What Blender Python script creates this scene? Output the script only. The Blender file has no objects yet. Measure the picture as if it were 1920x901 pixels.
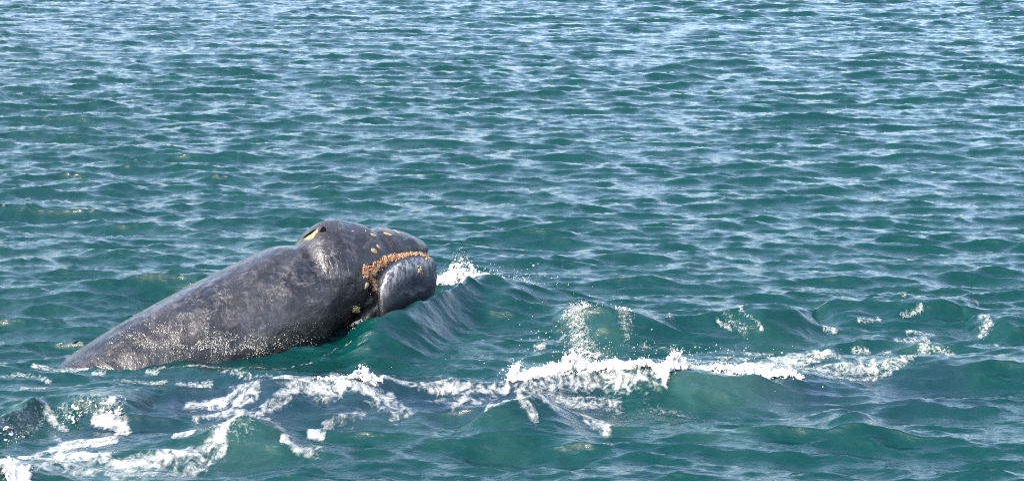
import bpy, bmesh, math
import numpy as np
from mathutils import Vector, Matrix
from mathutils.bvhtree import BVHTree

# ------------------------------------------------------------------ camera, sky, sun, exposure
scn = bpy.context.scene
COL = scn.collection
R = math.radians
CAM_H, PITCH, FPX = 4.0, R(11.47), 3600.0          # eye height on a boat, tilt, focal length in photo pixels
cam = bpy.data.objects.new('camera', bpy.data.cameras.new('camera'))
COL.objects.link(cam)
cam.location = (0, 0, CAM_H)
cam.rotation_euler = (R(90) - PITCH, 0, 0)
cam.data.sensor_width = 36
cam.data.lens = 36 * FPX / 1920
cam.data.clip_end = 12000
scn.camera = cam

SUN_EL, SUN_AZ = R(36), R(228)                      # azimuth clockwise from +Y: behind the boat, to the left
world = bpy.data.worlds.new('World'); scn.world = world; world.use_nodes = True
wn = world.node_tree.nodes
sky = wn.new('ShaderNodeTexSky'); sky.sky_type = 'NISHITA'; sky.sun_disc = False
sky.sun_elevation = SUN_EL; sky.sun_rotation = SUN_AZ
sky.air_density = 1.0; sky.dust_density = 4.3; sky.ozone_density = 0.8
world.node_tree.links.new(sky.outputs[0], wn['Background'].inputs[0])
wn['Background'].inputs[1].default_value = 0.15
sun = bpy.data.objects.new('sun', bpy.data.lights.new('sun', 'SUN')); COL.objects.link(sun)
sun.data.energy = 2.0; sun.data.angle = R(0.53); sun.data.color = (1.0, 0.97, 0.92)
sd = Vector((math.sin(SUN_AZ) * math.cos(SUN_EL), math.cos(SUN_AZ) * math.cos(SUN_EL), math.sin(SUN_EL)))
sun.rotation_euler = sd.to_track_quat('Z', 'Y').to_euler()
scn.view_settings.view_transform = 'Standard'; scn.view_settings.look = 'None'
scn.view_settings.gamma = 1; scn.view_settings.use_curve_mapping = False
scn.view_settings.exposure = 2.30
scn.cycles.use_denoising = False
scn.cycles.pixel_filter_type = 'BLACKMAN_HARRIS'; scn.cycles.filter_width = 1.15
scn.cycles.caustics_reflective = False; scn.cycles.caustics_refractive = False
scn.cycles.sample_clamp_indirect = 4.0

# ------------------------------------------------------------------ helpers
rng = np.random.default_rng(11)
CAMP = np.array([0, 0, CAM_H])

def ray(px, py):
    d = np.array([px - 960.0, math.cos(PITCH) * FPX + math.sin(PITCH) * (450.5 - py),
                  -math.sin(PITCH) * FPX + math.cos(PITCH) * (450.5 - py)])
    return d / np.linalg.norm(d)

def on_water(px, py, z=0.0):
    d = ray(px, py)
    return CAMP + d * ((z - CAM_H) / d[2])

def tag(o, label=None, cat=None, group=None, kind=None):
    for k, v in (('label', label), ('category', cat), ('group', group), ('kind', kind)):
        if v: o[k] = v
    return o

def mesh_obj(name, verts, faces, mat, parent=None, smooth=True, attrs=None):
    me = bpy.data.meshes.new(name)
    verts = np.ascontiguousarray(verts, np.float32)
    if isinstance(faces, np.ndarray):
        n = faces.shape[1]
        me.vertices.add(len(verts)); me.vertices.foreach_set('co', verts.ravel())
        me.loops.add(faces.size); me.loops.foreach_set('vertex_index', faces.astype(np.int32).ravel())
        me.polygons.add(len(faces))
        me.polygons.foreach_set('loop_start', np.arange(0, faces.size, n, dtype=np.int32))
        me.update(calc_edges=True)
    else:
        me.from_pydata([tuple(map(float, v)) for v in verts], [], faces); me.update()
    if smooth:
        me.polygons.foreach_set('use_smooth', np.ones(len(me.polygons), bool))
    for k, a in (attrs or {}).items():
        at = me.attributes.new(k, 'FLOAT', 'POINT'); at.data.foreach_set('value', np.ascontiguousarray(a, np.float32))
    if mat: me.materials.append(mat)
    o = bpy.data.objects.new(name, me); COL.objects.link(o)
    if parent: o.parent = parent
    return o

_perm = np.random.default_rng(3).random(65536)
def _h(ix, iy, iz): return _perm[(ix * 73856093 ^ iy * 19349663 ^ iz * 83492791) & 65535]
def vnoise(p):
    p = np.asarray(p, float); i = np.floor(p).astype(np.int64); f = p - i; f = f * f * (3 - 2 * f)
    out = 0
    for a in (0, 1):
        wx = f[..., 0] if a else 1 - f[..., 0]
        for b in (0, 1):
            wy = f[..., 1] if b else 1 - f[..., 1]
            for c in (0, 1):
                wz = f[..., 2] if c else 1 - f[..., 2]
                out = out + wx * wy * wz * _h(i[..., 0] + a, i[..., 1] + b, i[..., 2] + c)
    return out
def fbm(p, o=4):
    s, a, t = 0, 1, 0
    p = np.asarray(p, float)
    for k in range(o):
        s = s + a * vnoise(p * 2.03 ** k + 17.3 * k); t += a; a *= .5
    return s / t
def sstep(a, b, x):
    t = np.clip((x - a) / (b - a), 0, 1); return t * t * (3 - 2 * t)

# ------------------------------------------------------------------ materials
class NT:
    def __init__(s, name):
        s.m = bpy.data.materials.new(name); s.m.use_nodes = True
        s.t = s.m.node_tree; s.n = s.t.nodes; s.bsdf = s.n['Principled BSDF']; s.out = s.n['Material Output']
    def add(s, typ, **kw):
        n = s.n.new('ShaderNode' + typ)
        for k, v in kw.items(): setattr(n, k, v)
        return n
    def put(s, sock, v):
        if hasattr(v, 'is_linked') or isinstance(v, bpy.types.NodeSocket): s.t.links.new(v, sock)
        else: sock.default_value = v
    def attr(s, name): return s.add('Attribute', attribute_name=name).outputs['Fac']
    def coord(s, scale=(1, 1, 1)):
        m = s.add('Mapping'); s.put(m.inputs[0], s.add('TexCoord').outputs['Object']); m.inputs['Scale'].default_value = scale
        return m.outputs[0]
    def noise(s, vec, scale, detail=4, rough=.55, dist=0.0):
        n = s.add('TexNoise'); s.put(n.inputs['Vector'], vec)
        n.inputs['Scale'].default_value = scale; n.inputs['Detail'].default_value = detail
        n.inputs['Roughness'].default_value = rough; n.inputs['Distortion'].default_value = dist
        return n.outputs['Fac']
    def voro(s, vec, scale, feature='F1', out='Distance'):
        n = s.add('TexVoronoi', feature=feature); s.put(n.inputs['Vector'], vec); n.inputs['Scale'].default_value = scale
        return n.outputs[out]
    def math(s, op, a, b=0.0, clamp=False):
        n = s.add('Math', operation=op, use_clamp=clamp); s.put(n.inputs[0], a); s.put(n.inputs[1], b); return n.outputs[0]
    def ramp(s, v, lo, hi, a=0.0, b=1.0):
        n = s.add('MapRange', interpolation_type='SMOOTHSTEP'); s.put(n.inputs[0], v)
        for i, x in ((1, lo), (2, hi), (3, a), (4, b)): s.put(n.inputs[i], x)
        return n.outputs[0]
    def mix(s, fac, a, b):
        n = s.add('Mix', data_type='RGBA'); s.put(n.inputs[0], fac); s.put(n.inputs[6], a); s.put(n.inputs[7], b); return n.outputs[2]
    def bump(s, h, strength, dist, prev=None):
        n = s.add('Bump'); s.put(n.inputs['Height'], h); n.inputs['Strength'].default_value = strength
        n.inputs['Distance'].default_value = dist
        if prev is not None: s.put(n.inputs['Normal'], prev)
        return n.outputs[0]

def c(r, g, b): return (r, g, b, 1)

# sea water: murky green body, mirror surface
w = NT('sea_water')
base = w.mix(w.attr('aerated'), c(.0003, .0172, .0172), c(.026, .062, .056))
base = w.mix(w.attr('submerged'), base, c(.006, .014, .028))  # dark blue put into the water colour for a body under the surface
w.put(w.bsdf.inputs['Base Color'], base)
w.bsdf.inputs['Roughness'].default_value = .055
w.bsdf.inputs['IOR'].default_value = 1.34
b1 = w.bump(w.noise(w.coord((.38, 1, 1)), 15, 4, .6, .5), .6, .016)
b1 = w.bump(w.math('MULTIPLY', w.noise(w.coord((.5, 1, 1)), 1.6, 6, .6, .4), w.attr('coarse')), 1.0, .35, b1)
b2 = w.bump(w.noise(w.coord((.35, 1, 1)), 48, 3, .55, .3), .6, .0060, b1)
w.put(w.bsdf.inputs['Normal'], b2)
M_SEA = w.m

# foam: density attribute cut up by lace-like noise
def foam_mat(name, lace=1.0, fine=1.0, most=.92):
    f = NT(name)
    v = f.coord((1, .7, 1))
    n1 = f.noise(v, 10 * fine, 9, .68, 1.2)
    n2 = f.voro(f.coord((1, .8, 1)), 30 * fine, 'SMOOTH_F1')
    nn = f.math('ADD', f.math('MULTIPLY', f.math('SUBTRACT', n1, .5), 1.7), f.math('ADD', f.math('MULTIPLY', n2, .34 * lace), .38))
    th = f.math('SUBTRACT', 1.05, f.attr('foam'))
    alpha = f.ramp(nn, f.math('SUBTRACT', th, .10), f.math('ADD', th, .72), 0, most)
    f.put(f.bsdf.inputs['Base Color'], c(.36, .385, .39))
    f.bsdf.inputs['Roughness'].default_value = .6
    f.put(f.bsdf.inputs['Normal'], f.bump(f.noise(f.coord(), 60, 4), .5, .008))
    tr = f.add('BsdfTransparent'); mx = f.add('MixShader')
    f.put(mx.inputs[0], alpha); f.t.links.new(tr.outputs[0], mx.inputs[1]); f.t.links.new(f.bsdf.outputs[0], mx.inputs[2])
    f.t.links.new(mx.outputs[0], f.out.inputs[0])
    return f.m
M_FOAM = foam_mat('sea_foam')
M_LACE = foam_mat('foam_flecks', 1.3, 1.9, .85)
M_FINE = foam_mat('fine_froth', 1.5, 2.6, .62)

f = NT('white_froth')
f.put(f.bsdf.inputs['Base Color'], c(.36, .375, .385)); f.bsdf.inputs['Roughness'].default_value = .45
f.put(f.bsdf.inputs['Normal'], f.bump(f.noise(f.coord(), 70, 4), .6, .01))
M_FROTH = f.m
f = NT('clear_spray')
f.put(f.bsdf.inputs['Base Color'], c(.50, .54, .53)); f.bsdf.inputs['Roughness'].default_value = .08
f.bsdf.inputs['IOR'].default_value = 1.33; f.bsdf.inputs['Transmission Weight'].default_value = .5
M_SPRAY = f.m

# whale skin
k = NT('whale_skin')
oc = k.coord(); st = k.coord((.45, 1, 1))
big = k.noise(st, 3.0, 5, .6, .3); mid = k.noise(oc, 11, 6, .65, .4); fine = k.noise(oc, 55, 5, .7)
col = k.mix(k.ramp(big, .35, .65), c(0.0042, 0.0046, 0.0064), c(0.0190, 0.0183, 0.0213))
col = k.mix(k.ramp(mid, .48, .72, 0, .8), col, c(0.0540, 0.0507, 0.0541))
blot = k.math('MULTIPLY', k.ramp(k.noise(oc, 5, 4, .6, 1.0), .52, .68), k.ramp(fine, .45, .62))
col = k.mix(k.math('MULTIPLY', blot, k.attr('flank')), col, c(0.0976, 0.0964, 0.1014))
scr_v = k.add('Mapping'); k.put(scr_v.inputs[0], k.add('TexCoord').outputs['Object'])
scr_v.inputs['Rotation'].default_value = (.2, .5, .3); scr_v.inputs['Scale'].default_value = (2.2, 26, 26)
scr = k.ramp(k.noise(scr_v.outputs[0], 1.6, 3, .5, .8), .66, .70, 0, .35)
col = k.mix(scr, col, c(0.1131, 0.1157, 0.1229))
scr2_v = k.add('Mapping'); k.put(scr2_v.inputs[0], k.add('TexCoord').outputs['Object'])
scr2_v.inputs['Rotation'].default_value = (-.3, -.7, .8); scr2_v.inputs['Scale'].default_value = (30, 3, 24)
scr2 = k.ramp(k.noise(scr2_v.outputs[0], 1.3, 2, .5, .6), .67, .70, 0, .8)
col = k.mix(scr2, col, c(0.0045, 0.0049, 0.0064))
speck = k.math('MULTIPLY', k.ramp(k.voro(oc, 62), .30, .12), k.ramp(k.noise(oc, 8, 3), .40, .62))
pit = k.math('MULTIPLY', k.ramp(k.voro(k.coord((.8, 1, 1)), 21), .20, .10), k.ramp(k.noise(oc, 6, 2), .50, .60))
col = k.mix(k.math('MULTIPLY', pit, k.attr('head')), col, c(0.0031, 0.0034, 0.0046))
col = k.mix(k.math('MULTIPLY', k.attr('jaw'), k.ramp(mid, .3, .6, .3, .85)), col, c(0.0265, 0.0342, 0.0498))
hat_v = k.coord((24, 24, 3)); hat = k.ramp(k.noise(hat_v, 1.7, 4, .6), .42, .62)
col = k.mix(k.math('MULTIPLY', hat, k.attr('lip')), col, c(0.1903, 0.1958, 0.2049))
col = k.mix(k.math('MULTIPLY', k.attr('lipline'), k.ramp(fine, .3, .5)), col, c(0.2360, 0.2040, 0.1731))
col = k.mix(k.math('MULTIPLY', k.attr('wet'), .62), col, c(0.0031, 0.0034, 0.0041))
col = k.mix(k.math('MULTIPLY', speck, k.attr('glint_specks')), col, c(0.0990, 0.1020, 0.1069))  # pale specks painted into the skin as sun glints
col = k.mix(k.attr('eye_shade'), col, c(0.0023, 0.0024, 0.0032))  # shade of the eye recess, painted into the skin colour
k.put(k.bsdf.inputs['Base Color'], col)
k.put(k.bsdf.inputs['Roughness'], k.ramp(k.noise(oc, 14, 5, .6), .3, .7, .16, .38))
k.bsdf.inputs['IOR'].default_value = 1.42
kb = k.bump(k.noise(oc, 4.5, 4, .55, .5), .5, .05)
kb = k.bump(mid, .5, .014, kb)
kb = k.bump(fine, .45, .006, kb)
wr = k.noise(k.coord((26, 9, 5)), 1.4, 4, .6, .8)
kb = k.bump(k.math('MULTIPLY', wr, k.attr('wrinkle')), .8, .02, kb)
kb = k.bump(k.math('SUBTRACT', k.math('MULTIPLY', speck, k.attr('glint_specks')), k.math('MULTIPLY', pit, k.attr('head'))), .7, .008, kb)
k.put(k.bsdf.inputs['Normal'], kb)
k.put(k.bsdf.inputs['Coat Weight'], k.ramp(k.noise(k.coord((.5, 1, .5)), 7, 5, .6, .6), .4, .75, .0, .7))
k.bsdf.inputs['Coat Roughness'].default_value = .12; k.put(k.bsdf.inputs['Coat Normal'], kb)
M_SKIN = k.m

def plain(name, col, rough=.6, col2=None, scale=60):
    q = NT(name)
    v = q.ramp(q.noise(q.coord(), scale, 4), .35, .65)
    q.put(q.bsdf.inputs['Base Color'], q.mix(v, c(*col), c(*(col2 or col)))); q.bsdf.inputs['Roughness'].default_value = rough
    q.put(q.bsdf.inputs['Normal'], q.bump(q.noise(q.coord(), scale * 2, 3), .5, .004))
    return q.m
M_LICE = plain('lice_orange', (0.245, 0.082, 0.024), .6, (0.422, 0.286, 0.177), 26)
M_BARN = plain('barnacle_cream', (0.245, 0.177, 0.088), .7, (0.354, 0.286, 0.190), 70)
M_SCAR = plain('scar_ochre', (0.177, 0.102, 0.037), .6, (0.286, 0.197, 0.095), 60)
M_DARK = plain('wet_black', (0.001, 0.001, 0.001), .9, (0.002, 0.002, 0.002))
M_DARK.node_tree.nodes['Principled BSDF'].inputs['Specular IOR Level'].default_value = .05
M_EYE = plain('eye_dark', (0.007, 0.005, 0.004), .05, (0.010, 0.007, 0.005))
M_FLECK = plain('glint_white', (0.204, 0.204, 0.197), .3, (0.340, 0.340, 0.326))

# ------------------------------------------------------------------ whale frame
PSI = R(30)
P0 = np.array([-2.39, 15.53, 0.0])
HV = np.array([math.cos(PSI), math.sin(PSI), 0]); RV = np.array([math.sin(PSI), -math.cos(PSI), 0]); UP = np.array([0, 0, 1.0])
def to_local(p): p = np.asarray(p) - P0; return np.stack([p @ HV, -(p @ RV), p[..., 2]], -1)

# ------------------------------------------------------------------ sea surface
def spectrum(L, N, lo, hi, lam0, spread, seed, slope=-4.0, wind=R(262)):
    g = np.random.default_rng(seed)
    kx = np.fft.fftfreq(N, L / N) * 2 * np.pi
    KX, KY = np.meshgrid(kx, kx, indexing='ij'); K = np.hypot(KX, KY); K[0, 0] = 1
    lam = 2 * np.pi / K; kp = 2 * np.pi / lam0
    S = K ** slope * np.exp(-1.25 * (kp / K) ** 2)
    ct = (KX * math.cos(wind) + KY * math.sin(wind)) / K
    D = (spread + (1 - spread) * np.abs(ct) ** (5 if lam0 > 1 else 7)) * np.where(ct < 0, .35, 1)
    band = sstep(hi, hi * .8, lam) * sstep(lo * .8, lo, lam); band[0, 0] = 0
    A = np.sqrt(S * D) * band * (g.normal(size=K.shape) + 1j * g.normal(size=K.shape))
    h = np.fft.ifft2(A).real; sc = 1 / h.std()
    dx = np.fft.ifft2(A * 1j * KX / K).real * sc; dy = np.fft.ifft2(A * 1j * KY / K).real * sc
    return L, N, h * sc, dx, dy

def sample(tile, x, y):
    """cubic B-spline look-up into a periodic wave tile"""
    L, N, *ch = tile
    u = x / L * N; v = y / L * N; iu = np.floor(u).astype(np.int64); iv = np.floor(v).astype(np.int64); fu = u - iu; fv = v - iv
    def wts(t): return ((1 - t) ** 3 / 6, (3 * t ** 3 - 6 * t ** 2 + 4) / 6, (-3 * t ** 3 + 3 * t ** 2 + 3 * t + 1) / 6, t ** 3 / 6)
    wu, wv = wts(fu), wts(fv); out = [0, 0, 0]
    for a in range(4):
        ia = ((iu + a - 1) % N) * N
        for b in range(4):
            idx = ia + (iv + b - 1) % N; ww = wu[a] * wv[b]
            for q in range(3): out[q] = out[q] + ww * ch[q].ravel()[idx]
    return out

TILES = [(spectrum(61.0, 1024, .60, 5.0, 1.30, .05, 5, -3.2), .0265, 1.0),
         (spectrum(11.3, 512, .18, .60, .48, .08, 6, -3.3), .0122, 1.0),
         (spectrum(3.1, 256, .05, .22, .16, .14, 7, -3.2), .0040, .75)]

# hand-placed crests: (photo pixel of the crest, height in m) ..., front width, back width
CRESTS = [
 ([(1035, 612, 0), (1062, 592, .13), (1110, 583, .21), (1200, 588, .19), (1290, 596, .12), (1380, 584, .17), (1430, 575, .23), (1480, 583, .18), (1545, 606, 0)], .26, .5),
 ([(645, 638, .0), (672, 613, .14), (700, 596, .23), (735, 583, .26), (765, 573, .27), (820, 551, .27), (860, 528, .28), (900, 514, .28), (955, 524, .24), (1000, 541, .15), (1080, 566, .05), (1130, 577, 0)], .44, .45),
 ([(-160, 552, .0), (-60, 548, .08), (60, 540, .12), (200, 530, .16), (330, 520, .18), (420, 512, .18), (500, 506, 0)], .55, .6),
 ([(855, 802, 0), (900, 776, .11), (955, 748, .20), (1010, 741, .21), (1050, 766, .13), (1100, 800, .03), (1130, 812, 0)], .28, .34),
 ([(120, 850, 0), (250, 838, .06), (330, 825, .09), (410, 800, .11), (470, 783, .15), (512, 800, .10), (565, 832, 0)], .30, .34),
 ([(-120, 790, 0), (-50, 778, .15), (40, 758, .13), (95, 748, .08), (150, 738, .11), (200, 732, .13), (250, 740, .10), (288, 762, 0)], .20, .30),
 ([(1530, 585, 0), (1560, 576, .08), (1640, 567, .12), (1700, 560, .14), (1780, 562, .13), (1845, 574, 0)], .24, .4),
 ([(1815, 612, 0), (1850, 596, .12), (1920, 590, .16), (2000, 600, .1), (2060, 610, 0)], .3, .4),
 ([(1630, 704, 0), (1700, 690, .08), (1800, 680, .11), (1920, 668, .15), (2000, 664, .15), (2100, 664, 0)], .3, .5),
 ([(935, 722, 0), (1000, 708, .06), (1100, 694, .11), (1250, 694, .16), (1400, 704, .12), (1550, 697, .05), (1650, 690, 0)], .24, .35),
 ([(1535, 804, 0), (1590, 784, .09), (1660, 808, 0)], .30, .34),
 ([(420, 752, 0), (480, 724, .11), (540, 711, .16), (600, 717, .11), (680, 711, .12), (770, 722, 0)], .25, .35),
 ([(-120, 890, .1), (-20, 872, .14), (60, 880, .08), (140, 905, 0)], .25, .3),
]
_cr = []
for pts, wf, wb in CRESTS:
    P = np.array([on_water(a, b, h) for a, b, h in pts]); _cr.append((P[:, 0], P[:, 1], np.array([q[2] for q in pts]), wf, wb))
def smooth_interp(x, xp, fp):
    i = np.clip(np.searchsorted(xp, x) - 1, 0, len(xp) - 2)
    t = np.clip((x - xp[i]) / (xp[i + 1] - xp[i]), 0, 1); m = np.gradient(fp, xp)
    d = xp[i + 1] - xp[i]; t2, t3 = t * t, t * t * t
    return (2 * t3 - 3 * t2 + 1) * fp[i] + (t3 - 2 * t2 + t) * d * m[i] + (3 * t2 - 2 * t3) * fp[i + 1] + (t3 - t2) * d * m[i + 1]

def sea_at(x, y, far=False):
    near = np.exp(-(((x + 1.2) / 3.2) ** 2 + ((y - 15.2) / 2.0) ** 2) ** 2)
    amp = 1 - .45 * near
    hx = np.zeros_like(x); hy = np.zeros_like(x); hz = np.zeros_like(x)
    gust = .75 + .5 * fbm(np.stack([x * .25, y * .18, 0 * x], -1), 3)
    swell = .55 + .9 * fbm(np.stack([x * .16, y * .10, 0 * x + 4], -1), 3)
    for i, (t, a, chop) in enumerate(TILES[:1] if far else TILES):
        h, dx, dy = sample(t, (x + 3.7 * i + 200) * .64, y + 1.9 * i + 200)       # long-crested: stretched across the wind
        g = (gust if i else amp * swell) * a
        hz += h * g; hx += dx * g * chop; hy += dy * g * chop
    if not far:
        for X, Y, Am, wf, wb in _cr:
            m = (x > X[0]) & (x < X[-1]); m &= (y > Y.min() - 3 * wf) & (y < Y.max() + 3 * wb)
            if not m.any(): continue
            xm = x[m]; wob = .05 * (fbm(np.stack([xm * 3, y[m] * 3, 0 * xm + 5], -1), 3) - .5)
            t = y[m] - smooth_interp(xm, X, Y) + wob; a = np.maximum(smooth_interp(xm, X, Am), 0)
            s = np.where(t < 0, -t / wf, t / wb)
            prof = np.exp(-s ** 1.4)
            hz[m] += a * (prof * 1.0 - .18 * np.exp(-((t + 2.0 * wf) / wf) ** 2)); hy[m] -= .12 * a * prof
    return np.stack([x + hx, y + hy, hz], -1)

def block(ths, ds, far=False):
    T, D = np.meshgrid(ths, ds, indexing='ij')
    x = D * np.sin(T); y = D * np.cos(T)
    V = sea_at(x.ravel(), y.ravel(), far)
    nt, nd = len(ths), len(ds)
    i = np.arange(nt * nd).reshape(nt, nd)
    F = np.stack([i[:-1, :-1], i[1:, :-1], i[1:, 1:], i[:-1, 1:]], -1).reshape(-1, 4)
    return V, F[:, ::-1]
TH = R(26)
ths = np.linspace(-TH, TH, 1080); ds = np.geomspace(9.2, 76, 1060)
V0, F0 = block(ths, ds)
parts = [(V0, F0)]
side = np.linspace(TH, 2 * np.pi - TH, 220)
parts.append(block(side, np.geomspace(9.2, 76, 220), True))
parts.append(block(np.linspace(-TH, 2 * np.pi - TH, 200), np.geomspace(.3, 9.2, 60), True))
Vf, Ff = block(np.linspace(-TH, 2 * np.pi - TH, 260), np.geomspace(76, 9000, 160), True)
parts.append((Vf, Ff))
off = 0; Vs = []; Fs = []
for V, F in parts: Vs.append(V); Fs.append(F + off); off += len(V)
SV = np.concatenate(Vs); SF = np.concatenate(Fs)

# stroke masks, drawn as strokes in metres over the water plane
def stroke_mask(P, strokes, soft=1.0):
    x, y = P[:, 0], P[:, 1]; out = np.zeros(len(P))
    for pts, wpx, dens in strokes:
        W = np.array([on_water(a, b, .05)[:2] for a, b in pts])
        sc = FPX / W[:, 1].mean(); rad = wpx / sc
        m = (x > W[:, 0].min() - 4 * rad) & (x < W[:, 0].max() + 3 * rad) & (y > W[:, 1].min() - 14 * rad) & (y < W[:, 1].max() + 14 * rad)
        if not m.any(): continue
        q = np.stack([x[m], y[m] * .27], -1); W = W * np.array([1, .27]); d = np.full(len(q), 9.0)
        if len(W) == 1: d = np.hypot(*(q - W[0]).T)
        for a, b in zip(W[:-1], W[1:]):
            t = np.clip(((q - a) @ (b - a)) / ((b - a) @ (b - a) + 1e-9), 0, 1)
            d = np.minimum(d, np.hypot(*(q - a - t[:, None] * (b - a)).T))
        out[m] = np.maximum(out[m], dens * sstep(2.0 * rad * soft, .25 * rad, d))
    return out
AER = [([(990, 715), (1200, 730), (1450, 720), (1600, 690), (1750, 670)], 26, .55), ([(1250, 735), (1360, 770)], 26, .5),
       ([(1400, 680), (1560, 665), (1760, 650)], 22, .40), ([(420, 830), (530, 815)], 22, .3), ([(930, 790), (1080, 790)], 26, .38),
       ([(40, 790), (230, 755)], 22, .25), ([(60, 860), (330, 860)], 26, .45), ([(620, 790), (760, 770), (860, 750)], 26, .22), ([(1070, 620), (1150, 640)], 22, .3)]
SUBMERGED = [([(340, 735), (480, 745), (620, 735), (760, 740), (900, 735), (1100, 740)], 34, .75), ([(420, 720), (560, 725)], 16, .95),
         ([(1450, 735), (1600, 728), (1800, 725)], 26, .55), ([(150, 800), (320, 790)], 26, .45)]
aer = np.zeros(len(SV)); subm = np.zeros(len(SV)); n0 = len(V0)
aer[:n0] = stroke_mask(V0, AER, 1.7) * .7 * sstep(.3, .7, fbm(np.stack([V0[:, 0] * 3, V0[:, 1] * 2.4, 0 * V0[:, 0] + 9], -1), 4)); subm[:n0] = stroke_mask(V0, SUBMERGED) * (.55 + .9 * (fbm(np.stack([V0[:, 0] * 4, V0[:, 1] * 3, 0 * V0[:, 0]], -1), 3) - .2))
sea = mesh_obj('sea', SV, SF, M_SEA, attrs={'coarse': (np.arange(len(SV)) >= n0).astype(float), 'aerated': aer, 'submerged': np.clip(subm, 0, 1)})
tag(sea, 'choppy teal green sea with short wind waves', 'sea', kind='structure')
sea_bvh = None
def sea_z(x, y):
    """height of the built near sea under world points"""
    th = np.arctan2(x, y); d = np.hypot(x, y)
    i = np.clip(((th + TH) / (2 * TH) * (len(ths) - 1)).round().astype(int), 0, len(ths) - 1)
    j = np.clip((np.log(d / 9.2) / np.log(76 / 9.2) * (len(ds) - 1)).round().astype(int), 0, len(ds) - 1)
    return V0[i * len(ds) + j, 2]

# ------------------------------------------------------------------ whale body
def loft(rings):
    """closed loft through (n_rings, n_around, 3) points"""
    n, m, _ = rings.shape
    V = np.concatenate([rings.reshape(-1, 3), rings[0].mean(0)[None], rings[-1].mean(0)[None]])
    F = []
    for i in range(n - 1):
        for j in range(m):
            a, b = i * m + j, i * m + (j + 1) % m; F.append((a, b, b + m, a + m))
    for j in range(m):
        F.append((n * m, (j + 1) % m, j)); F.append((n * m + 1, (n - 1) * m + j, (n - 1) * m + (j + 1) % m))
    return V, F
def resample(tab, n):
    tab = np.array(tab, float); s = np.r_[0, np.cumsum(np.hypot(np.diff(tab[:, 0]), np.diff(tab[:, 1])))]
    q = np.linspace(0, s[-1], n)
    return np.stack([smooth_interp(q, s, tab[:, i]) for i in range(tab.shape[1])], -1)
#        u      z_top  height half_w  pitch  top exponent
BODY = [(-4.30, -1.02, .12, .10, 4, 2.0), (-3.2, -.74, .50, .28, 10, 2.0), (-2.2, -.44, .86, .44, 20, 2.0), (-1.24, .046, 1.05, .52, 23, 2.0),
        (-.787, .272, 1.12, .53, 21, 2.0), (-.325, .46, 1.15, .545, 19, 2.0), (.148, .628, 1.16, .55, 15, 2.0), (.487, .738, 1.12, .53, 9, 1.9),
        (.65, .752, 1.04, .50, 5, 1.85), (.74, .812, 1.03, .475, 2, 1.55), (.80, .868, 1.04, .455, 0, 1.42), (.906, .922, 1.03, .43, -2, 1.35), (1.03, .932, .98, .405, -5, 1.42),
        (1.16, .900, .88, .375, -9, 1.55), (1.381, .830, .66, .295, -13, 2.3), (1.586, .778, .46, .240, -16, 2.6), (1.766, .712, .30, .180, -20, 2.5),
        (1.865, .650, .19, .125, -26, 2.0), (1.905, .600, .09, .065, -34, 2.0)]
NA = 72
ang = np.linspace(0, 2 * np.pi, NA, endpoint=False)
def body_rings():
    out = []
    for u, z, H, W, pit, nt in resample(BODY, 150):
        p = R(pit); nrm = np.array([-math.sin(p), 0, math.cos(p)])     # dorsal direction in (u, v, z)
        cen = np.array([u, 0, z]) - nrm * H * .5
        sx, cx = np.sin(ang), np.cos(ang)
        e = np.where(cx > 0, 2 / nt, 2 / 2.1)
        v = W * np.sign(sx) * np.abs(sx) ** e; hh = H * .5 * np.sign(cx) * np.abs(cx) ** np.where(cx > 0, 1.0, .95)
        out.append(cen[None] + v[:, None] * np.array([0, -1, 0]) + hh[:, None] * nrm)
    return np.array(out)
JAW = [  # u, lip z, bottom z, half width
    (.98, .02, -.22, .22), (1.10, .12, -.20, .27), (1.20, .24, -.18, .325), (1.25, .37, -.17, .358), (1.30, .465, -.16, .374), (1.36, .535, -.15, .376), (1.45, .592, -.14, .362),
    (1.57, .624, -.12, .328), (1.70, .614, -.10, .275), (1.80, .588, -.02, .228), (1.88, .550, .09, .172), (1.94, .495, .18, .108), (1.972, .435, .26, .055), (1.984, .385, .30, .02)]
JT = resample([(a, b, b2, w2) for a, b, b2, w2 in JAW], 60)
def jaw_rings():
    out = []
    for u, zl, zb, W in JT:
        sx, cx = np.sin(ang), np.cos(ang); zc = zl - (zl - zb) * .42
        v = W * np.sign(sx) * np.abs(sx) ** np.where(cx > 0, .55, .85)
        z = zc + np.where(cx > 0, (zl - zc) * np.abs(cx) ** .6, -(zc - zb) * np.abs(cx) ** .9)
        z = z - np.where(cx > .0, .07 * sstep(.72, .25, np.abs(v) / W), 0)          # the bed between the lips
        out.append(np.stack([np.full(NA, u), -v, z], -1))
    return np.array(out)
va, fa = loft(body_rings()); vb, fb = loft(jaw_rings())
VV = np.concatenate([va, vb]); FF = fa + [tuple(i + len(va) for i in q) for q in fb]
raw = mesh_obj('whale_raw', VV, FF, None)
bm = bmesh.new(); bm.from_mesh(raw.data); bmesh.ops.recalc_face_normals(bm, faces=bm.faces); bm.to_mesh(raw.data); bm.free()
md = raw.modifiers.new('r', 'REMESH'); md.mode = 'VOXEL'; md.voxel_size = .0125; md.use_smooth_shade = True
ms = raw.modifiers.new('s', 'SMOOTH'); ms.factor = .5; ms.iterations = 4
dg = bpy.context.evaluated_depsgraph_get()
wm = bpy.data.meshes.new_from_object(raw.evaluated_get(dg)); bpy.data.objects.remove(raw)
wm.name = 'body'
n = len(wm.vertices); co = np.empty(n * 3, np.float32); wm.vertices.foreach_get('co', co); co = co.reshape(-1, 3).astype(float)
no = np.empty(n * 3, np.float32); wm.vertices.foreach_get('normal', no); no = no.reshape(-1, 3)
u, v, z = co.T
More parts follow.
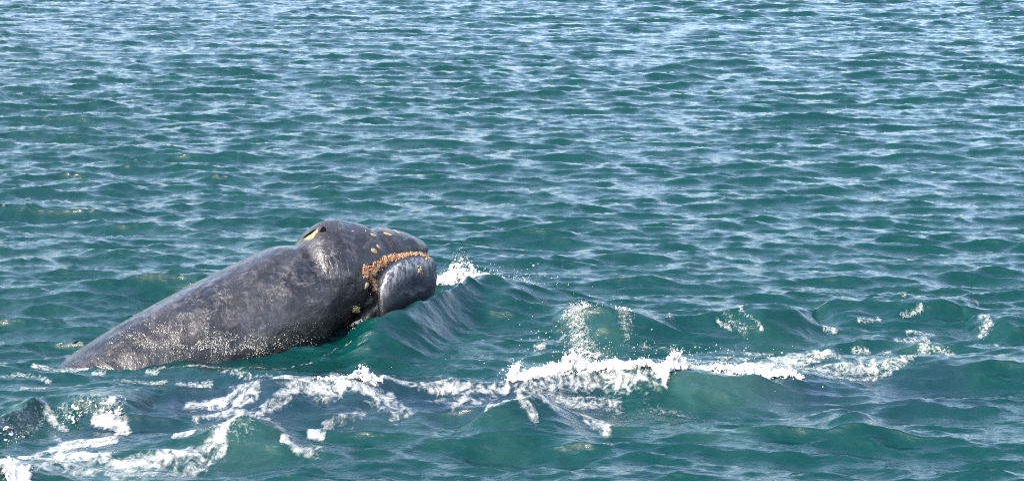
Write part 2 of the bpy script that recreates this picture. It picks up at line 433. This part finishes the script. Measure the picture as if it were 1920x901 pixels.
# relief: soft lumps, creases behind the mouth, crease behind the head
rel = .022 * (fbm(co * np.array([1.6, 2.5, 2.5]), 4) - .5) + .008 * (fbm(co * 9, 3) - .5)
head = sstep(.62, .9, u)
wrk = sstep(.55, .9, u) * sstep(1.35, 1.15, u) * sstep(.78, .55, z) * (v < 0)
rel += wrk * .012 * (np.abs(fbm(co * np.array([16, 6, 5]) + fbm(co * 3, 2)[:, None] * 2, 3) - .5) * 2 - .3)
uc = 1.20 + .10 * np.clip(.45 - z, -.1, .6)                        # fold running down from the mouth corner
rel -= .050 * np.exp(-((u - uc) / .035) ** 2) * sstep(.52, .44, z) * (np.abs(v) > .2)
rel += .022 * np.exp(-((u - uc + .10) / .07) ** 2) * sstep(.55, .40, z) * (np.abs(v) > .2)
rel -= .035 * np.exp(-((u - .69) / .055) ** 2) * sstep(.50, .72, z)        # nape behind the blowhole mound
rel -= .022 * np.exp(-((u - 1.37 + .3 * (z - .8)) / .05) ** 2) * sstep(.58, .72, z)   # step from the mound to the snout
rel += .012 * (fbm(co * np.array([7, 7, 9]) + 3, 3) - .5) * sstep(1.3, 1.45, u)      # knobbly snout
co2 = co + no * rel[:, None]
wm.vertices.foreach_set('co', co2.astype(np.float32).ravel()); wm.update()
lipz = np.interp(u, JT[:, 0], JT[:, 1]); lipw = np.interp(u, JT[:, 0], JT[:, 3])
on_jaw = (u > 1.22) & (u < 1.98) & (np.abs(v) > lipw * .80)
lip = on_jaw * sstep(-.26, -.01, z - lipz) * sstep(.03, .0, z - lipz) * sstep(1.93, 1.8, u)
lipline = on_jaw * sstep(-.035, -.012, z - lipz) * sstep(.03, .012, z - lipz) * sstep(1.22, 1.28, u)
flank = sstep(.95, .55, z + .25 * fbm(co * 3, 3)) * sstep(1.0, .6, u)
glint_specks = sstep(-1.5, -1.0, u) * sstep(.36, .02, z - .10 * u - .14 * (fbm(co * 4, 3) - .5)) * sstep(1.0, .2, u) + .25 * sstep(1.2, .8, u) * sstep(.3, .1, z)
for nm, a in (('lip', lip), ('lipline', lipline), ('flank', flank), ('glint_specks', np.clip(glint_specks, 0, 1)), ('head', head * (z > .5)), ('wrinkle', wrk), ('wet', sstep(.34, .04, z + .10 * (fbm(co * 5, 4) - .5) - .08 * sstep(-.2, .8, u)) * sstep(-1.7, -1.0, u)), ('jaw', sstep(1.20, 1.25, u) * sstep(.01, -.03, z - lipz)), ('eye_shade', .85 * np.exp(-((u - 1.17) / .07) ** 2 - ((z - .32) / .16) ** 2) * sstep(.3, .6, fbm(co * 14, 3)))):
    at = wm.attributes.new(nm, 'FLOAT', 'POINT'); at.data.foreach_set('value', np.ascontiguousarray(a, np.float32))
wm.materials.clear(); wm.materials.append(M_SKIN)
wm.polygons.foreach_set('use_smooth', np.ones(len(wm.polygons), bool))
whale = bpy.data.objects.new('whale', None); COL.objects.link(whale)
whale.location = P0; whale.rotation_euler = (0, 0, PSI)
tag(whale, 'mottled dark grey young whale lifting its head out of the sea', 'whale')
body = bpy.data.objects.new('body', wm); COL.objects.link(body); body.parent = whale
bm = bmesh.new(); bm.from_mesh(wm); WB = BVHTree.FromBMesh(bm); bm.free()

def hit(px, py):
    """point and normal, in the whale's frame, of the skin seen along a photo pixel"""
    d = ray(px, py); o = to_local(CAMP); dl = np.array([d @ HV, -(d @ RV), d[2]])
    loc, nor, *_ = WB.ray_cast(Vector(o), Vector(dl))
    return loc, nor
def frame_at(loc, nor, along=Vector((1, 0, 0))):
    t = (along - nor * along.dot(nor)).normalized(); s = nor.cross(t)
    return Matrix((t, s, nor)).transposed().to_4x4(), t, s

ICO = {}
for sd_ in (1, 2, 3):
    b_ = bmesh.new(); bmesh.ops.create_icosphere(b_, subdivisions=sd_, radius=1)
    ICO[sd_] = (np.array([q.co[:] for q in b_.verts]), np.array([[x.index for x in q.verts] for q in b_.faces])); b_.free()
def blobs(P, rad, sub=1, squash=None, jitter=.25, g=rng):
    """many small lumps as one vertex / face list"""
    bv, bf = ICO[sub]; nb = len(P)
    V = np.repeat(bv[None], nb, 0) * (1 + jitter * (g.random((nb, len(bv), 1)) - .5) * 2)
    sc = np.asarray(rad)[:, None, None]
    if squash is not None: V = V * squash[:, None, :]
    V = V * sc + np.asarray(P)[:, None, :]
    F = bf[None] + (np.arange(nb) * len(bv))[:, None, None]
    return V.reshape(-1, 3), F.reshape(-1, 3)

# crust of whale lice along both lips
P = []; rd = []
line = np.array([(702, 543, 3), (701, 528, 5), (684, 508, 12), (692, 511, 15), (700, 506, 13), (710, 497, 11), (722, 489, 9), (738, 483, 6), (760, 477, 4), (785, 475, 3), (803, 480, 3)], float)
for _ in range(2900):
    t = rng.random() ** 1.15 * (len(line) - 1); i = min(int(t), len(line) - 2); q = line[i] * (1 - t + i) + line[i + 1] * (t - i)
    l, nr = hit(q[0] + rng.normal() * 2, q[1] + rng.normal() * q[2] * .42)
    if l is None or l.y > -.02: continue
    if fbm(np.array([[q[0] / 5, q[1] / 5 + rng.random(), 3.0]]), 2)[0] < .36: continue
    rr = rng.choice([.003, .004, .006, .008]) * rng.uniform(.8, 1.2)
    for sy in (1, -1):                                             # the far lip carries the same crust
        P.append((l.x + nr.x * .002, sy * (l.y + nr.y * .002), l.z + nr.z * .002)); rd.append(rr)
V, F = blobs(np.array(P), rd, 1, jitter=.3)
o = mesh_obj('lice_crust', V, F, M_LICE, whale); tag(o, 'grainy orange crust of whale lice along the lips', kind='stuff')

# ochre barnacle scars on the snout: low lumpy ovals
for (px, py, a, b, rot) in [(700.6, 440, .032, .016, -.2), (702, 470.4, .034, .022, -.5), (710, 462, .026, .012, -.8), (714.6, 428.5, .022, .012, -.3), (728.6, 430, .022, .010, -.3),
                       (727.5, 438, .040, .014, -.5), (745, 434, .046, .016, -1.1), (743, 428, .02, .012, -1.0), (686, 432, .010, .008, 0), (662, 433, .012, .008, 0)]:
    loc, nor = hit(px, py)
    if loc is None: continue
    M, t, s = frame_at(loc, nor)
    bv, bf = ICO[2]; q = bv * (1 + .35 * (rng.random((len(bv), 1)) - .5)) * np.array([a, b, .0035])
    cr, sr = math.cos(rot), math.sin(rot); q = np.stack([q[:, 0] * cr - q[:, 1] * sr, q[:, 0] * sr + q[:, 1] * cr, q[:, 2]], -1)
    q = q[:, :1] * np.array(t) + q[:, 1:2] * np.array(s) + q[:, 2:] * np.array(nor) + np.array(loc)
    mesh_obj('barnacle_scar', q, bf, M_SCAR, whale)

# blowhole: two slits with raised rims on the crown
def decal(name, pts, mat, lift, thick, parent, dense=6):
    """a thin lens-like patch with an outline given in photo pixels, laid on the skin"""
    ring = [hit(*p) for p in pts]; ring = [q for q in ring if q[0] is not None]
    cx = sum((q[0] for q in ring), Vector()) / len(ring); nn = sum((q[1] for q in ring), Vector()).normalized()
    V = []; F = []; m = len(ring)
    for k_, (sc, h_) in enumerate([(1, -.004), (.92, lift * .7), (.6, lift), (.25, thick)]):
        for l, nr in ring:
            pnt = cx.lerp(l, sc); near_, nr2, *_ = WB.find_nearest(pnt); V.append(near_ + nr2 * h_)
    for k_ in range(3):
        for j in range(m): F.append((k_ * m + j, k_ * m + (j + 1) % m, (k_ + 1) * m + (j + 1) % m, (k_ + 1) * m + j))
    F.append(tuple(3 * m + j for j in range(m)))
    return mesh_obj(name, V, F, mat, parent)
def ell(cx, cy, a, b, rot=0, n=14, jag=.0):
    out = []
    for i in range(n):
        t = 2 * math.pi * i / n; k_ = 1 + jag * (rng.random() - .5); x, y = a * math.cos(t) * k_, b * math.sin(t) * k_
        out.append((cx + x * math.cos(rot) - y * math.sin(rot), cy + x * math.sin(rot) + y * math.cos(rot)))
    return out
decal('blowhole', [(598, 435), (601, 429), (606, 423.5), (611, 427), (612, 433), (606, 436)], M_DARK, .003, .003, whale)
decal('blowhole', [(567, 447), (573, 441), (580, 436), (588, 431), (594, 428), (592, 433), (584, 439), (575, 446)], M_DARK, .003, .003, whale)
decal('blowhole_rim', [(570, 450), (578, 443.5), (586, 437.5), (592, 433.5), (597, 428.5), (597, 434), (592, 439), (588, 446), (580, 450)], M_SCAR, .006, .008, whale)

# eye with folded lids
loc, nor = hit(693, 541)
M, t, s = frame_at(loc, nor, Vector((.25, 0, 1)))
tn, sn, nn = np.array(t), np.array(s), np.array(nor)
def placed(q): return q[:, :1] * tn + q[:, 1:2] * sn + q[:, 2:] * nn + np.array(loc)
bv, bf = ICO[3]
eye = mesh_obj('eye', placed(bv * np.array([.034, .026, .020])), bf, M_EYE, whale)
def torus(a, b, r, lift, seed):
    g = np.random.default_rng(seed); V = []; F = []; n1, n2 = 40, 10; ph = g.random() * 6
    for i in range(n1):
        A = 2 * math.pi * i / n1; rr = r * (1 + .3 * math.sin(3 * A + ph))
        for j in range(n2):
            B = 2 * math.pi * j / n2; V.append(((a + rr * math.cos(B)) * math.cos(A), (b + rr * math.cos(B)) * math.sin(A), lift + rr * .7 * math.sin(B)))
            F.append((i * n2 + j, ((i + 1) % n1) * n2 + j, ((i + 1) % n1) * n2 + (j + 1) % n2, i * n2 + (j + 1) % n2))
    return placed(np.array(V)), F
v1, f1 = torus(.042, .033, .011, .008, 1); mesh_obj('eyelid', v1, f1, M_SKIN, whale)
v1, f1 = torus(.068, .050, .012, .0, 2); mesh_obj('eyelid', v1, f1, M_SKIN, whale)
# pale fold beside the eye, barnacle clump below it
for nm, cx, cy, rx, ry, cnt, rr, mt in [('barnacle_cluster', 668, 580, 7, 6, 46, .010, M_BARN), ('barnacle_cluster', 801, 486, 4, 4, 12, .007, M_LICE), ('barnacle_cluster', 787, 505, 5, 7, 14, .007, M_BARN)]:
    P = []; rd = []
    for _ in range(cnt):
        l, nr = hit(cx + rng.normal() * rx * .5, cy + rng.normal() * ry * .5)
        if l is not None: P.append(l + nr * .003); rd.append(rr * rng.uniform(.5, 1.2))
    if P: V, F = blobs(np.array(P), rd, 1); o = mesh_obj(nm, V, F, mt, whale); o['kind'] = 'stuff'
decal('eye_fold', [(683, 541), (684, 534), (687, 528), (690, 526), (690, 529), (687, 534), (685, 541)], M_BARN, .008, .012, whale)

# white flecks put in for sun glints on the wet rough flank
P = []; rd = []; sq = []
for _ in range(3300):
    px = rng.normal(370, 90); py = 0
    py = np.interp(px, [150, 250, 370, 500, 640], [652, 632, 640, 650, 630]) + rng.normal() * np.interp(px, [150, 300, 420, 640], [8, 17, 14, 8])
    if fbm(np.array([[px / 22, py / 14, 0]]), 3)[0] < .45: continue
    l, nr = hit(px, py)
    if l is None or l.y > -.1: continue
    P.append(l + nr * .001); rd.append(.0020 * rng.lognormal(0, .35)); sq.append((rng.uniform(.6, 1.9), 1, rng.uniform(.6, 1.3)))
V, F = blobs(np.array(P), rd, 1, np.array(sq)); o = mesh_obj('glint_flecks', V, F, M_FLECK, whale); tag(o, 'white flecks standing for sun glints on the wet flank', kind='stuff')

# ------------------------------------------------------------------ foam sheets on the water
FOAM = {
 'lower_left': ('lacy white foam trail curling over the small dark eddy', [
    ([(10, 868), (50, 848), (90, 826), (140, 814), (215, 813)], 10.08, 0.88), ([(60, 858), (120, 842), (200, 850), (200, 850)], 10.08, 0.83),
    ([(100, 832), (120, 846), (170, 852)], 8.96, 0.78), ([(30, 885), (120, 872), (220, 868), (300, 858), (350, 848)], 13.44, 0.7),
    ([(200, 862), (290, 852), (370, 840), (420, 820), (465, 792), (500, 782)], 8.96, 0.8), ([(330, 810), (390, 803), (440, 802)], 7.84, 0.8),
    ([(390, 848), (300, 876), (220, 884)], 13.44, 0.63), ([(490, 785), (560, 830), (600, 840)], 7.84, 0.58), ([(530, 826), (558, 832)], 5.6, 0.83),
    ([(0, 872), (30, 890)], 17.92, 0.9), ([(420, 835), (395, 845)], 6.72, 0.78), ([(85, 765), (110, 780), (125, 785)], 4.48, 0.7), ([(100, 800), (115, 808)], 4.48, 0.68)]),
 'middle': ('broken white foam streaks spread over the dark blue submerged form', [
    ([(350, 745), (420, 742), (480, 730), (540, 715), (590, 712)], 7.392, 0.73), ([(370, 770), (430, 762), (440, 750), (480, 745)], 9.856, 0.77),
    ([(400, 765), (480, 770), (520, 755), (560, 740)], 9.856, 0.71), ([(540, 718), (570, 735), (610, 742), (640, 735), (660, 728)], 11.088, 0.81),
    ([(600, 720), (660, 735), (700, 738), (735, 735)], 7.392, 0.83), ([(620, 700), (680, 715), (760, 715), (850, 722), (950, 722)], 6.16, 0.71),
    ([(690, 735), (770, 760), (740, 765)], 14.784, 0.61), ([(850, 745), (880, 725), (905, 722)], 6.16, 0.79), ([(880, 760), (915, 752)], 7.392, 0.73),
    ([(820, 735), (930, 735)], 9.856, 0.56), ([(175, 775), (230, 785), (240, 795), (220, 795)], 6.16, 0.89), ([(190, 768), (215, 762)], 5.6, 0.78),
    ([(1040, 748), (1080, 770), (1110, 782), (1140, 790)], 8.624, 0.73), ([(970, 730), (1060, 735), (1160, 745)], 11.088, 0.59),
    ([(900, 782), (920, 765), (940, 757)], 3.696, 0.83), ([(920, 768), (935, 775)], 3.696, 0.77), ([(950, 770), (975, 785), (1005, 797)], 6.16, 0.73), ([(985, 762), (1020, 780), (1045, 784)], 4.928, 0.69),
    ([(580, 800), (605, 803)], 6.16, 0.77), ([(610, 775), (680, 762)], 11.088, 0.55)]),
 'near_whale': ('thin white foam patches floating below the flank', [
    ([(150, 664), (250, 677), (400, 682), (520, 674), (600, 659), (650, 634)], 2.6, .52), ([(440, 679), (500, 677)], 2, .6), ([(300, 681), (360, 682)], 2, .55), ([(60, 682), (110, 684), (165, 683)], 3.3, 0.7), ([(175, 688), (195, 689)], 4.4, 0.7), ([(0, 695), (50, 692), (95, 700)], 3.3, 0.58), ([(40, 712), (55, 712)], 4.4, 0.7),
    ([(65, 713), (85, 713)], 5.5, 0.7), ([(275, 690), (295, 690)], 4.4, 0.7), ([(230, 703), (270, 704), (310, 703)], 4.4, 0.64), ([(330, 708), (395, 707)], 4.4, 0.7),
    ([(410, 692), (470, 703), (510, 705)], 3.3, 0.55), ([(470, 688), (500, 690)], 3.3, 0.7), ([(430, 712), (450, 711)], 3.3, 0.7), ([(625, 700), (665, 703)], 6.6, 0.7), ([(675, 687), (710, 687)], 4.4, 0.7),
    ([(580, 641), (590, 641)], 2.2, 0.7), ([(650, 639), (660, 640)], 2.2, 0.7), ([(670, 652), (690, 651)], 2.2, 0.6), ([(720, 690), (740, 690)], 3.3, 0.6), ([(800, 690), (900, 706), (960, 706)], 4.4, 0.42)]),
 'right': ('scattered foam flecks around the crest beside the white surf', [
    ([(1005, 636), (1020, 634)], 5.775, 0.64), ([(1000, 622), (1030, 620)], 2.31, 0.61), ([(1045, 628), (1060, 620)], 3.465, 0.61), ([(1310, 602), (1325, 600)], 4.62, 0.64), ([(1345, 612), (1370, 618)], 3.465, 0.64),
    ([(1382, 590), (1388, 605)], 6.93, 0.64), ([(1390, 592), (1415, 602)], 3.465, 0.64), ([(1250, 600), (1255, 610)], 3.465, 0.64), ([(1395, 612), (1430, 625)], 2.31, 0.63), ([(1545, 608), (1565, 610)], 6.93, 0.64),
    ([(1395, 652), (1450, 650)], 3.465, 0.64), ([(1420, 658), (1480, 660)], 3.465, 0.63), ([(1340, 662), (1400, 670)], 4.62, 0.64), ([(1320, 672), (1370, 672)], 4.62, 0.64), ([(1470, 664), (1540, 655)], 4.62, 0.64),
    ([(1500, 660), (1600, 680), (1620, 672)], 4.62, 0.56), ([(1480, 680), (1560, 670)], 5.775, 0.61), ([(1450, 690), (1560, 690), (1680, 688), (1710, 684)], 6.93, 0.61), ([(1530, 700), (1600, 702), (1700, 692)], 4.62, 0.63),
    ([(1620, 562), (1690, 562)], 4.62, 0.64), ([(1690, 570), (1720, 566)], 5.775, 0.64), ([(1610, 598), (1650, 594)], 3.465, 0.64), ([(1690, 590), (1730, 586)], 2.31, 0.64), ([(1700, 614), (1750, 616)], 4.62, 0.61),
    ([(1680, 630), (1740, 622)], 4.62, 0.64), ([(1600, 638), (1630, 640)], 4.62, 0.64), ([(1625, 650), (1670, 645)], 4.62, 0.64), ([(1690, 660), (1740, 645)], 5.775, 0.63), ([(1840, 600), (1850, 595)], 5.775, 0.64),
    ([(1838, 618), (1855, 614)], 5.775, 0.64), ([(1855, 635), (1870, 635)], 5.775, 0.63), ([(1890, 610), (1905, 610)], 4.62, 0.64), ([(1780, 566), (1830, 575)], 4.62, 0.56), ([(1750, 645), (1790, 655)], 5.775, 0.56),
    ([(1770, 670), (1790, 662)], 4.62, 0.64), ([(1200, 640), (1310, 645)], 3.465, 0.46), ([(1160, 690), (1300, 668), (1340, 680)], 6.93, 0.56), ([(1010, 735), (1150, 742)], 9.24, 0.51), ([(1200, 750), (1300, 760), (1340, 775)], 6.93, 0.43)]),
 'crest': ('fine clear froth sliding down the face of the green crest', [
    ([(1075, 600), (1088, 630), (1098, 665)], 22, .55), ([(1075, 596), (1120, 590)], 9, .60), ([(1125, 592), (1165, 612), (1172, 625)], 15, .53), ([(1110, 640), (1130, 655)], 12, .45), ([(1200, 600), (1260, 612)], 5, .42), ([(1340, 600), (1400, 625)], 6, .45)]),
 'hump': ('fine bubbling froth on the low green hump of water', [
    ([(110, 770), (170, 760), (230, 765)], 12, .46), ([(0, 800), (45, 785), (75, 775)], 14, .46), ([(930, 765), (1010, 780)], 12, .38), ([(400, 810), (470, 820)], 12, .42)]),
 'surf': ('wide sheet of thick white foam beneath the tumbling surf', [
    ([(955, 710), (1010, 706), (1080, 703), (1180, 705), (1260, 712)], 6, 1.1), ([(1250, 700), (1330, 690), (1410, 695), (1480, 700)], 8, .80), ([(1255, 715), (1245, 728)], 8, 1.0), ([(1010, 695), (1200, 685), (1300, 685)], 8, .8), ([(985, 722), (1100, 724), (1240, 732)], 8, .66), ([(1280, 692), (1420, 682), (1560, 668)], 9, .70), ([(1420, 700), (1540, 696), (1640, 690)], 8, .62)]),
 'snout': ('bright patch of foam on the wave pushed up by the snout', [
    ([(825, 512), (860, 508), (900, 508), (945, 520)], 7, .75), ([(930, 522), (985, 530)], 3, .40), ([(860, 540), (870, 545)], 3, .7), ([(690, 592), (720, 575), (735, 560)], 4, .62), ([(700, 575), (760, 572)], 4, .45)]),
}
nt, nd = len(ths), len(ds)
for kk, (key, (label, strokes)) in enumerate(FOAM.items()):
    m = stroke_mask(V0, strokes)
    vis = m > .12
    fsel = vis[F0].all(1)
    Fq = F0[fsel]; ids, inv = np.unique(Fq, return_inverse=True)
    base = V0[ids]; dn = m[ids]
    lump = fbm(np.stack([base[:, 0] * 28, base[:, 1] * 22, 0 * base[:, 0] + kk], -1), 3)
    P = base.copy(); P[:, 2] += .004 + .0012 * kk + dn * lump * (.07 if key == 'surf' else .006)
    o = mesh_obj('foam', P, inv.reshape(-1, 4), M_FINE if key in ('crest', 'hump') else M_LACE if key in ('right', 'near_whale') else M_FOAM, attrs={'foam': dn})
    tag(o, label, 'foam', kind='stuff')

# ------------------------------------------------------------------ splashes
def remeshed(V, F, vox, it=4):
    """one continuous skin over overlapping lumps"""
    t_ = mesh_obj('lumps', V, F, None)
    q = t_.modifiers.new('r', 'REMESH'); q.mode = 'VOXEL'; q.voxel_size = vox
    q = t_.modifiers.new('s', 'SMOOTH'); q.factor = .4; q.iterations = it
    me = bpy.data.meshes.new_from_object(t_.evaluated_get(bpy.context.evaluated_depsgraph_get()))
    bpy.data.objects.remove(t_)
    nv = len(me.vertices); co_ = np.empty(nv * 3, np.float32); me.vertices.foreach_get('co', co_)
    me.calc_loop_triangles(); tr = np.empty(len(me.loop_triangles) * 3, np.int32); me.loop_triangles.foreach_get('vertices', tr)
    return co_.reshape(-1, 3).astype(float), tr.reshape(-1, 3)

def splash(name, label, strokes, n, mat, r0=.012, seed=1, jets=0, vox=.0075, loose=.35):
    """white water thrown up along strokes: (pixel points, heights in m, depth in m, share); a ragged mass, jets and loose spray"""
    g = np.random.default_rng(seed); P = []; rd = []; LP = []; LR = []
    for pts, hts, dep, share in strokes:
        W = np.array([on_water(a, b, .08)[:2] for a, b in pts]); hts = np.array(hts)
        def at(t):
            i = np.minimum(t.astype(int), len(W) - 2); fr = (t - i)[:, None]
            return W[i] * (1 - fr) + W[i + 1] * fr, hts[i] * (1 - fr[:, 0]) + hts[i + 1] * fr[:, 0]
        for lo in (0, 1):
            m = int(n * share * (loose if lo else 1)); xy, hh = at(g.random(m) * (len(W) - 1))
            xy = xy + np.stack([g.normal(size=m) * .03, g.normal(size=m) * dep * (1.3 if lo else 1)], -1)
            spike = fbm(np.stack([xy[:, 0] * 8, xy[:, 1] * 4, np.full(m, seed * 3.3)], -1), 4)
            top = hh * np.clip(.1 + 2.1 * (spike - .27), .08, 1.5)
            zz = top * g.random(m) ** .6 * (1.25 if lo else 1)
            Q = np.stack([xy[:, 0], xy[:, 1], sea_z(xy[:, 0], xy[:, 1]) + zz], -1)
            if lo: LP.append(Q); LR.append(g.uniform(.0018, .0042, m))
            else: P.append(Q); rd.append(r0 * g.lognormal(0, .4, m) * np.clip(1.25 - .8 * zz / (hh + .01), .4, 1.3))
        for _ in range(int(round(jets * share))):
            p0, h0 = at(g.random(1) * (len(W) - 1)); p0 = p0[0] + g.normal(size=2) * (.02, dep * .6); k_ = 16; t = np.linspace(0, 1, k_)
            lean = g.normal(size=2) * .035; hj = h0[0] * g.uniform(.7, 1.5)
            Q = np.stack([p0[0] + lean[0] * t ** 1.5, p0[1] + lean[1] * t, sea_z(p0[:1], p0[1:])[0] + hj * (t - .15 * t * t)], -1) + g.normal(size=(k_, 3)) * .003
            P.append(Q); rd.append(r0 * (1.0 - .72 * t) * g.uniform(.8, 1.2, k_))
    P = np.concatenate(P); rd = np.clip(np.concatenate(rd), .004, .05)
    V, F = remeshed(*blobs(P, rd, 1, 1 + .8 * (g.random((len(P), 3)) - .5), .3, g), vox)
    V = V + .006 * (np.stack([fbm(V * 60 + k_ * 31, 2) for k_ in range(3)], -1) - .5)
    LP = np.concatenate(LP); V2, F2 = blobs(LP, np.concatenate(LR), 1, 1 + .9 * (g.random((len(LP), 3)) - .5), .3, g)
    o = mesh_obj(name, np.concatenate([V, V2]), np.concatenate([F, F2 + len(V)]), mat); tag(o, label, 'splash', kind='stuff')
    return o
splash('splash', 'long white tumbling splash of surf on the open water', [
    ([(968, 708), (1010, 705), (1070, 703), (1150, 706), (1255, 712)], [.04, .06, .08, .07, .10], .035, .62),
    ([(1235, 714), (1262, 710), (1280, 704)], [.16, .24, .08], .05, .08),
    ([(962, 708), (968, 707)], [.12, .15], .012, .02),
    ([(1060, 702), (1100, 698)], [.17, .14], .05, .06),
    ([(1260, 700), (1340, 696), (1400, 698), (1500, 702)], [.10, .09, .07, .03], .05, .14)], 8000, M_FROTH, .009, seed=2, jets=60, vox=.0065, loose=.6)
splash('splash', 'clear ragged splash of water collapsing from the green crest', [
    ([(1062, 600), (1090, 598), (1120, 592), (1140, 590)], [.04, .08, .06, .03], .06, .35), ([(1068, 610), (1100, 640), (1120, 665)], [.03, .03, .03], .14, .30),
    ([(1070, 655), (1130, 650)], [.04, .04], .05, .1), ([(1150, 600), (1180, 612)], [.03, .03], .06, .1)], 1100, M_SPRAY, .006, seed=3, jets=6, vox=.006, loose=1.2)
splash('splash', 'white splash bursting in front of the whale snout', [
    ([(822, 512), (850, 512), (880, 512), (915, 514)], [.08, .22, .24, .10], .08, .85), ([(900, 516), (960, 528), (1000, 540)], [.04, .02, .01], .05, .05)], 3600, M_FROTH, .0085, seed=4, jets=40)
splash('splash', 'small pointed splash on the foam below the flank', [
    ([(605, 716), (645, 714), (672, 713), (705, 716)], [.03, .06, .13, .03], .04, 1.0)], 700, M_FROTH, .008, seed=5, jets=10)
splash('splash', 'glittering ripple splash where the jaw cuts the water', [
    ([(660, 605), (690, 592), (715, 578), (735, 566)], [.04, .07, .08, .04], .10, 1.0)], 900, M_SPRAY, .006, seed=6, vox=.006)
splash('splash', 'bubbling splash on the low green hump of water', [
    ([(-20, 800), (20, 795), (45, 785)], [.03, .04, .03], .08, .4), ([(120, 765), (160, 760), (210, 765), (225, 762)], [.02, .03, .05, .02], .06, .6)], 260, M_SPRAY, .006, seed=7, vox=.006)
splash('splash', 'white foam splash piling up on the wave by the eddy trail', [
    ([(-40, 895), (0, 880), (20, 884), (45, 900)], [.08, .10, .06, .02], .06, 1.0)], 900, M_FROTH, .011, seed=8)

# flying drops
def drops(label, cx, cy, sx, sy, n, hmax, seed):
    g = np.random.default_rng(seed); P = []
    for _ in range(n):
        p = on_water(cx + g.normal() * sx, cy + g.normal() * sy, .05); zs = sea_z(p[:1], p[1:2])[0]
        P.append((p[0], p[1], zs + g.random() ** 1.6 * hmax))
    V, F = blobs(np.array(P), .0030 * g.lognormal(0, .4, n), 1, None, .2, g)
    tag(mesh_obj('water_drops', V, F, M_FROTH), label, 'drops', kind='stuff')
drops('spray of drops flung ahead of the snout', 950, 530, 50, 14, 230, .12, 21)
drops('drops falling round the ragged clear splash', 1080, 640, 60, 30, 160, .14, 22)
drops('drops scattered over the long white surf', 1230, 700, 170, 12, 260, .22, 23)
